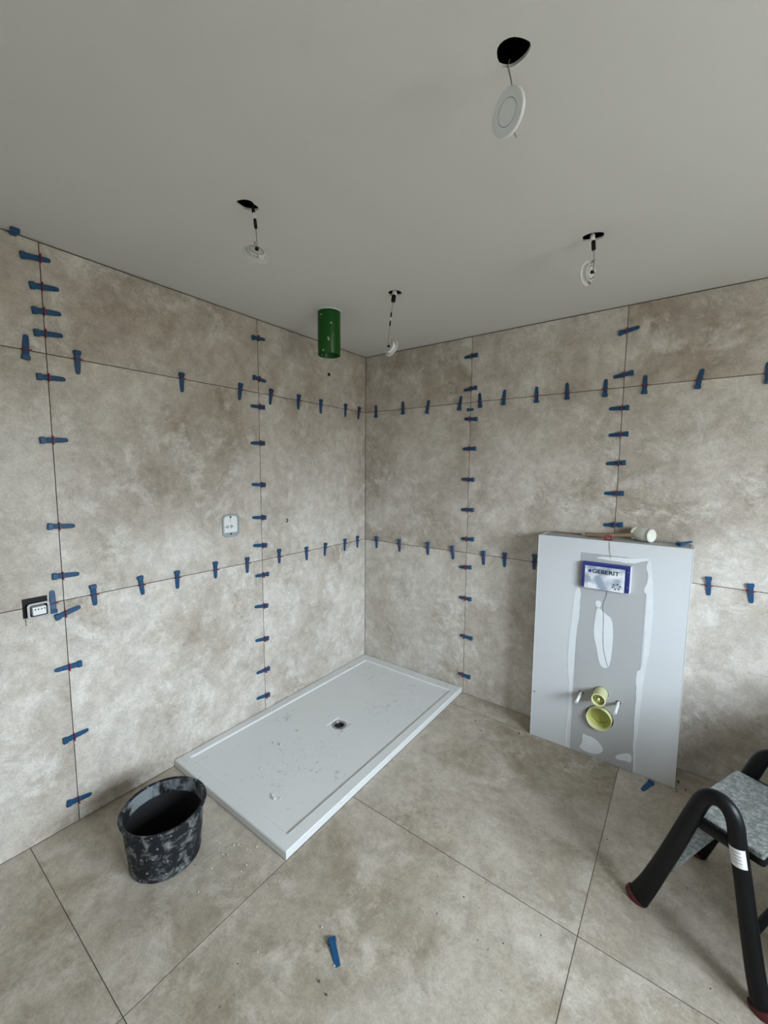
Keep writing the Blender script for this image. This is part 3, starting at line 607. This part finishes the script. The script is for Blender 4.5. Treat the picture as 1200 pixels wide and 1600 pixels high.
# ---------------------------------------------------------------- mortar bucket
bk = thing('mortar_bucket', 'black rubber mortar bucket smeared with grey cement, by the left wall', 'bucket', (.470, -1.850, .0006))
bm = bmesh.new(); RT, RB, HB = .148, .128, .216
lathe(bm, [(0, 0), (RB-.006, 0), (RB, .004), (RB+.002, .012), (RB+.0005, .016), (RB+.010, .10), (RT-.004, HB-.030), (RT-.001, HB-.028), (RT-.001, HB-.022), (RT-.001, HB-.012), (RT+.007, HB-.008), (RT+.009, HB-.003), (RT+.006, HB), (RT-.002, HB), (RT-.006, HB-.003)], 64)
link('shell', bm, M['bucket'], bk, True)
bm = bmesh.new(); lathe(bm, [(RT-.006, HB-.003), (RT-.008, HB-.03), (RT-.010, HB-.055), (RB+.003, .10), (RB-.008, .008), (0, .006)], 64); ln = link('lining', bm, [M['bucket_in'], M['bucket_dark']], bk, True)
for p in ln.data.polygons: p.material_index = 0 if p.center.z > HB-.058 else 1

# ---------------------------------------------------------------- folding step stool
D = Vector((.89924, -.43747, 0)); N = Vector((.43747, .89924, 0)); A0 = Vector((2.0, -.90, 0)); WD = .40
stool = thing('step_stool', 'black tubular step stool with grey gritty treads and red rubber feet', 'step stool', A0+D*.19+N*.2)
SR = Vector(stool.location)
def P3(u, v, z): return A0+D*u+N*v+Vector((0, 0, z))-SR
def hoop(v):
    ctr = [(.028, .018), (.060, .10), (.100, .22), (.135, .33), (.162, .42), (.182, .485), (.194, .520), (.210, .545), (.232, .556), (.254, .552), (.272, .535), (.284, .505), (.292, .46), (.312, .36), (.338, .22), (.362, .10), (.382, .018)]
    rad = [(.036, .021), (.031, .020), (.028, .020), (.027, .020), (.026, .021), (.025, .022), (.024, .022), (.023, .022), (.023, .022), (.023, .022), (.023, .022), (.023, .022), (.023, .022), (.023, .022), (.024, .022), (.025, .022), (.026, .022)]
    # finer spline through the centre line
    P = []; Q = []
    for i in range(len(ctr)-1):
        p0 = ctr[max(i-1, 0)]; p1 = ctr[i]; p2 = ctr[i+1]; p3 = ctr[min(i+2, len(ctr)-1)]
        for k in range(3):
            s = k/3; cr = lambda a, b_, c_, d_: .5*(2*b_+(c_-a)*s+(2*a-5*b_+4*c_-d_)*s*s+(3*b_-a-3*c_+d_)*s**3)
            P.append((cr(p0[0], p1[0], p2[0], p3[0]), cr(p0[1], p1[1], p2[1], p3[1]))); Q.append(tuple(rad[i][j]*(1-s)+rad[i+1][j]*s for j in (0, 1)))
    P.append(ctr[-1]); Q.append(rad[-1])
    bm = bmesh.new(); sweep(bm, [P3(u, v, z) for u, z in P], Q, 20, side=N); return bm
for v in (0, WD):
    link('side_hoop', hoop(v), M['blacktube'], stool, True)
    for u, dr_ in ((.022, 1), (.388, -1)):
        bm = bmesh.new(); sweep(bm, [P3(u-.004*dr_, v, .001), P3(u-.002*dr_, v, .006), P3(u+.004*dr_, v, .022), P3(u+.0045*dr_, v, .023)], [(.038, .023), (.039, .024), (.037, .0225), (.034, .020)], 20, side=N); link('foot', bm, M['redfoot'], stool, True)
    bm = bmesh.new(); sweep(bm, [P3(.165, v+(.012 if v == 0 else -.012), .432), P3(.30, v+(.012 if v == 0 else -.012), .432)], [(.017, .010)]*2, 12, side=N); link('side_bar', bm, M['blacktube'], stool, True)
def slab(u0, u1, v0, v1, z0, z1, rr=.012):
    bm = bmesh.new(); prism(bm, rrect(u0, v0, u1, v1, rr), [], z0, z1, lambda a, b_, d: P3(a, b_, d)); return bm
link('tread', slab(.138, .345, .024, WD-.024, .436, .452, .008), M['tread'], stool)
bm = bmesh.new(); prism(bm, rrect(.134, .020, .349, WD-.020, .010), [rrect(.146, .032, .337, WD-.032, .008)], .418, .4365, lambda a, b_, d: P3(a, b_, d)); link('tread_frame', bm, M['blacktube'], stool)
link('lower_tread', slab(.066, .118, .018, WD-.018, .186, .200, .006), M['tread'], stool)
bm = bmesh.new(); sweep(bm, [P3(.340, .01, .20), P3(.340, WD-.01, .20)], .012, 12); link('cross_bar', bm, M['blacktube'], stool, True)
# white rating label wrapped round the near leg
bm = bmesh.new(); lab = []
for i in range(5):
    s = i/4; u = .2945+.0105*s+.0; z = .452-.052*s; c = P3(u, 0, z); d = (P3(.305, 0, .40)-P3(.2945, 0, .452)).normalized(); uu = d.cross(N).normalized()
    row = []
    for k in range(13):
        a = R(-150+120*k/12)
        row.append(bm.verts.new(c+(-N)*0+uu*.0238*math.cos(a)+N*.0228*math.sin(a)))
    lab.append(row)
for a, b_ in zip(lab, lab[1:]):
    for k in range(12): bm.faces.new((a[k], a[k+1], b_[k+1], b_[k]))
lo_ = link('rating_label', bm, M['white'], stool, True); 
for r0 in (.14, .34, .52, .70):      # faint rows of print on the sticker
    bm = bmesh.new(); rows = []
    for s_ in (r0, r0+.07):
        c = P3(.2945+.0105*s_, 0, .452-.052*s_)
        rows.append([bm.verts.new(c+uu*.0241*math.cos(R(-138+80*k/8))+N*.0231*math.sin(R(-138+80*k/8))) for k in range(9)])
    for k in range(8): bm.faces.new((rows[0][k], rows[0][k+1], rows[1][k+1], rows[1][k]))
    link('print_line', bm, M['print_grey'], lo_)
lo_['label'] = 'white sticker with faint grey print'

# ---------------------------------------------------------------- crumbs of plaster and tile adhesive
def crumbs(name, spots, m, label, cat):
    bm = bmesh.new()
    for x, y, z, s in spots:
        vs = [bm.verts.new((x+s*random.uniform(.6, 1)*a, y+s*random.uniform(.6, 1)*b_, z+(.0 if c_ < 0 else s*random.uniform(.5, 1)))) for a in (-.5, .5) for b_ in (-.5, .5) for c_ in (-1, 1)]
        for f in ((0, 1, 3, 2), (4, 6, 7, 5), (0, 4, 5, 1), (2, 3, 7, 6), (0, 2, 6, 4), (1, 5, 7, 3)): bm.faces.new([vs[i] for i in f])
    o = link(name, bm, m); tag(o, label, cat, kind='stuff')
rnd = random.Random(11)
S1 = [(rnd.gauss(.62, .2), rnd.gauss(-1.72, .07), .0006, rnd.uniform(.002, .006)) for _ in range(60)]+[(rnd.uniform(.3, 1.7), rnd.uniform(-2.3, -.4), .0006, rnd.uniform(.001, .0035)) for _ in range(150)]+[(rnd.gauss(1.1, .25), rnd.gauss(-1.35, .12), .0006, rnd.uniform(.001, .004)) for _ in range(70)]
S1 = [s for s in S1 if not (s[0] < TX+.01 and s[1] > -TS-.01) and (Vector((s[0], s[1]))-Vector((.47, -1.85))).length > .15]
crumbs('plaster_crumbs', S1, M['crumb'], 'white plaster crumbs scattered on the floor tiles round the tray', 'plaster crumbs')
S2 = [(rnd.uniform(1.0, 2.3), rnd.uniform(-2.2, -.22), .0006, rnd.uniform(.001, .004)) for _ in range(80)]+[(1.27, -1.78, .0006, .006), (1.31, -1.79, .0006, .005), (1.36, -.22, .0006, .008), (1.10, -.26, .0006, .006), (1.17, -.33, .0006, .006), (2.13, -.12, .0006, .010), (2.16, -.16, .0006, .008), (2.125, -.2, .0006, .006), (2.19, -.28, .0006, .008)]
crumbs('mortar_crumbs', S2, M['darkcrumb'], 'dark adhesive crumbs sprinkled on the floor tiles', 'mortar crumbs')
S3 = [(rnd.gauss(.45, .15), rnd.gauss(-1.30, .12), TZ-.0095, rnd.uniform(.002, .007)) for _ in range(34)]+[(.33, -1.02, TZ-.0092, .012), (.34, -1.16, TZ-.0092, .011), (.60, -1.42, TZ-.0092, .010), (.62, -1.43, TZ-.0092, .014), (.64, -1.41, TZ-.0092, .007), (.55, -1.38, TZ-.0092, .007)]
crumbs('plaster_flakes', S3, M['crumb'], 'plaster flakes lying in the near end of the shower tray', 'plaster flakes')
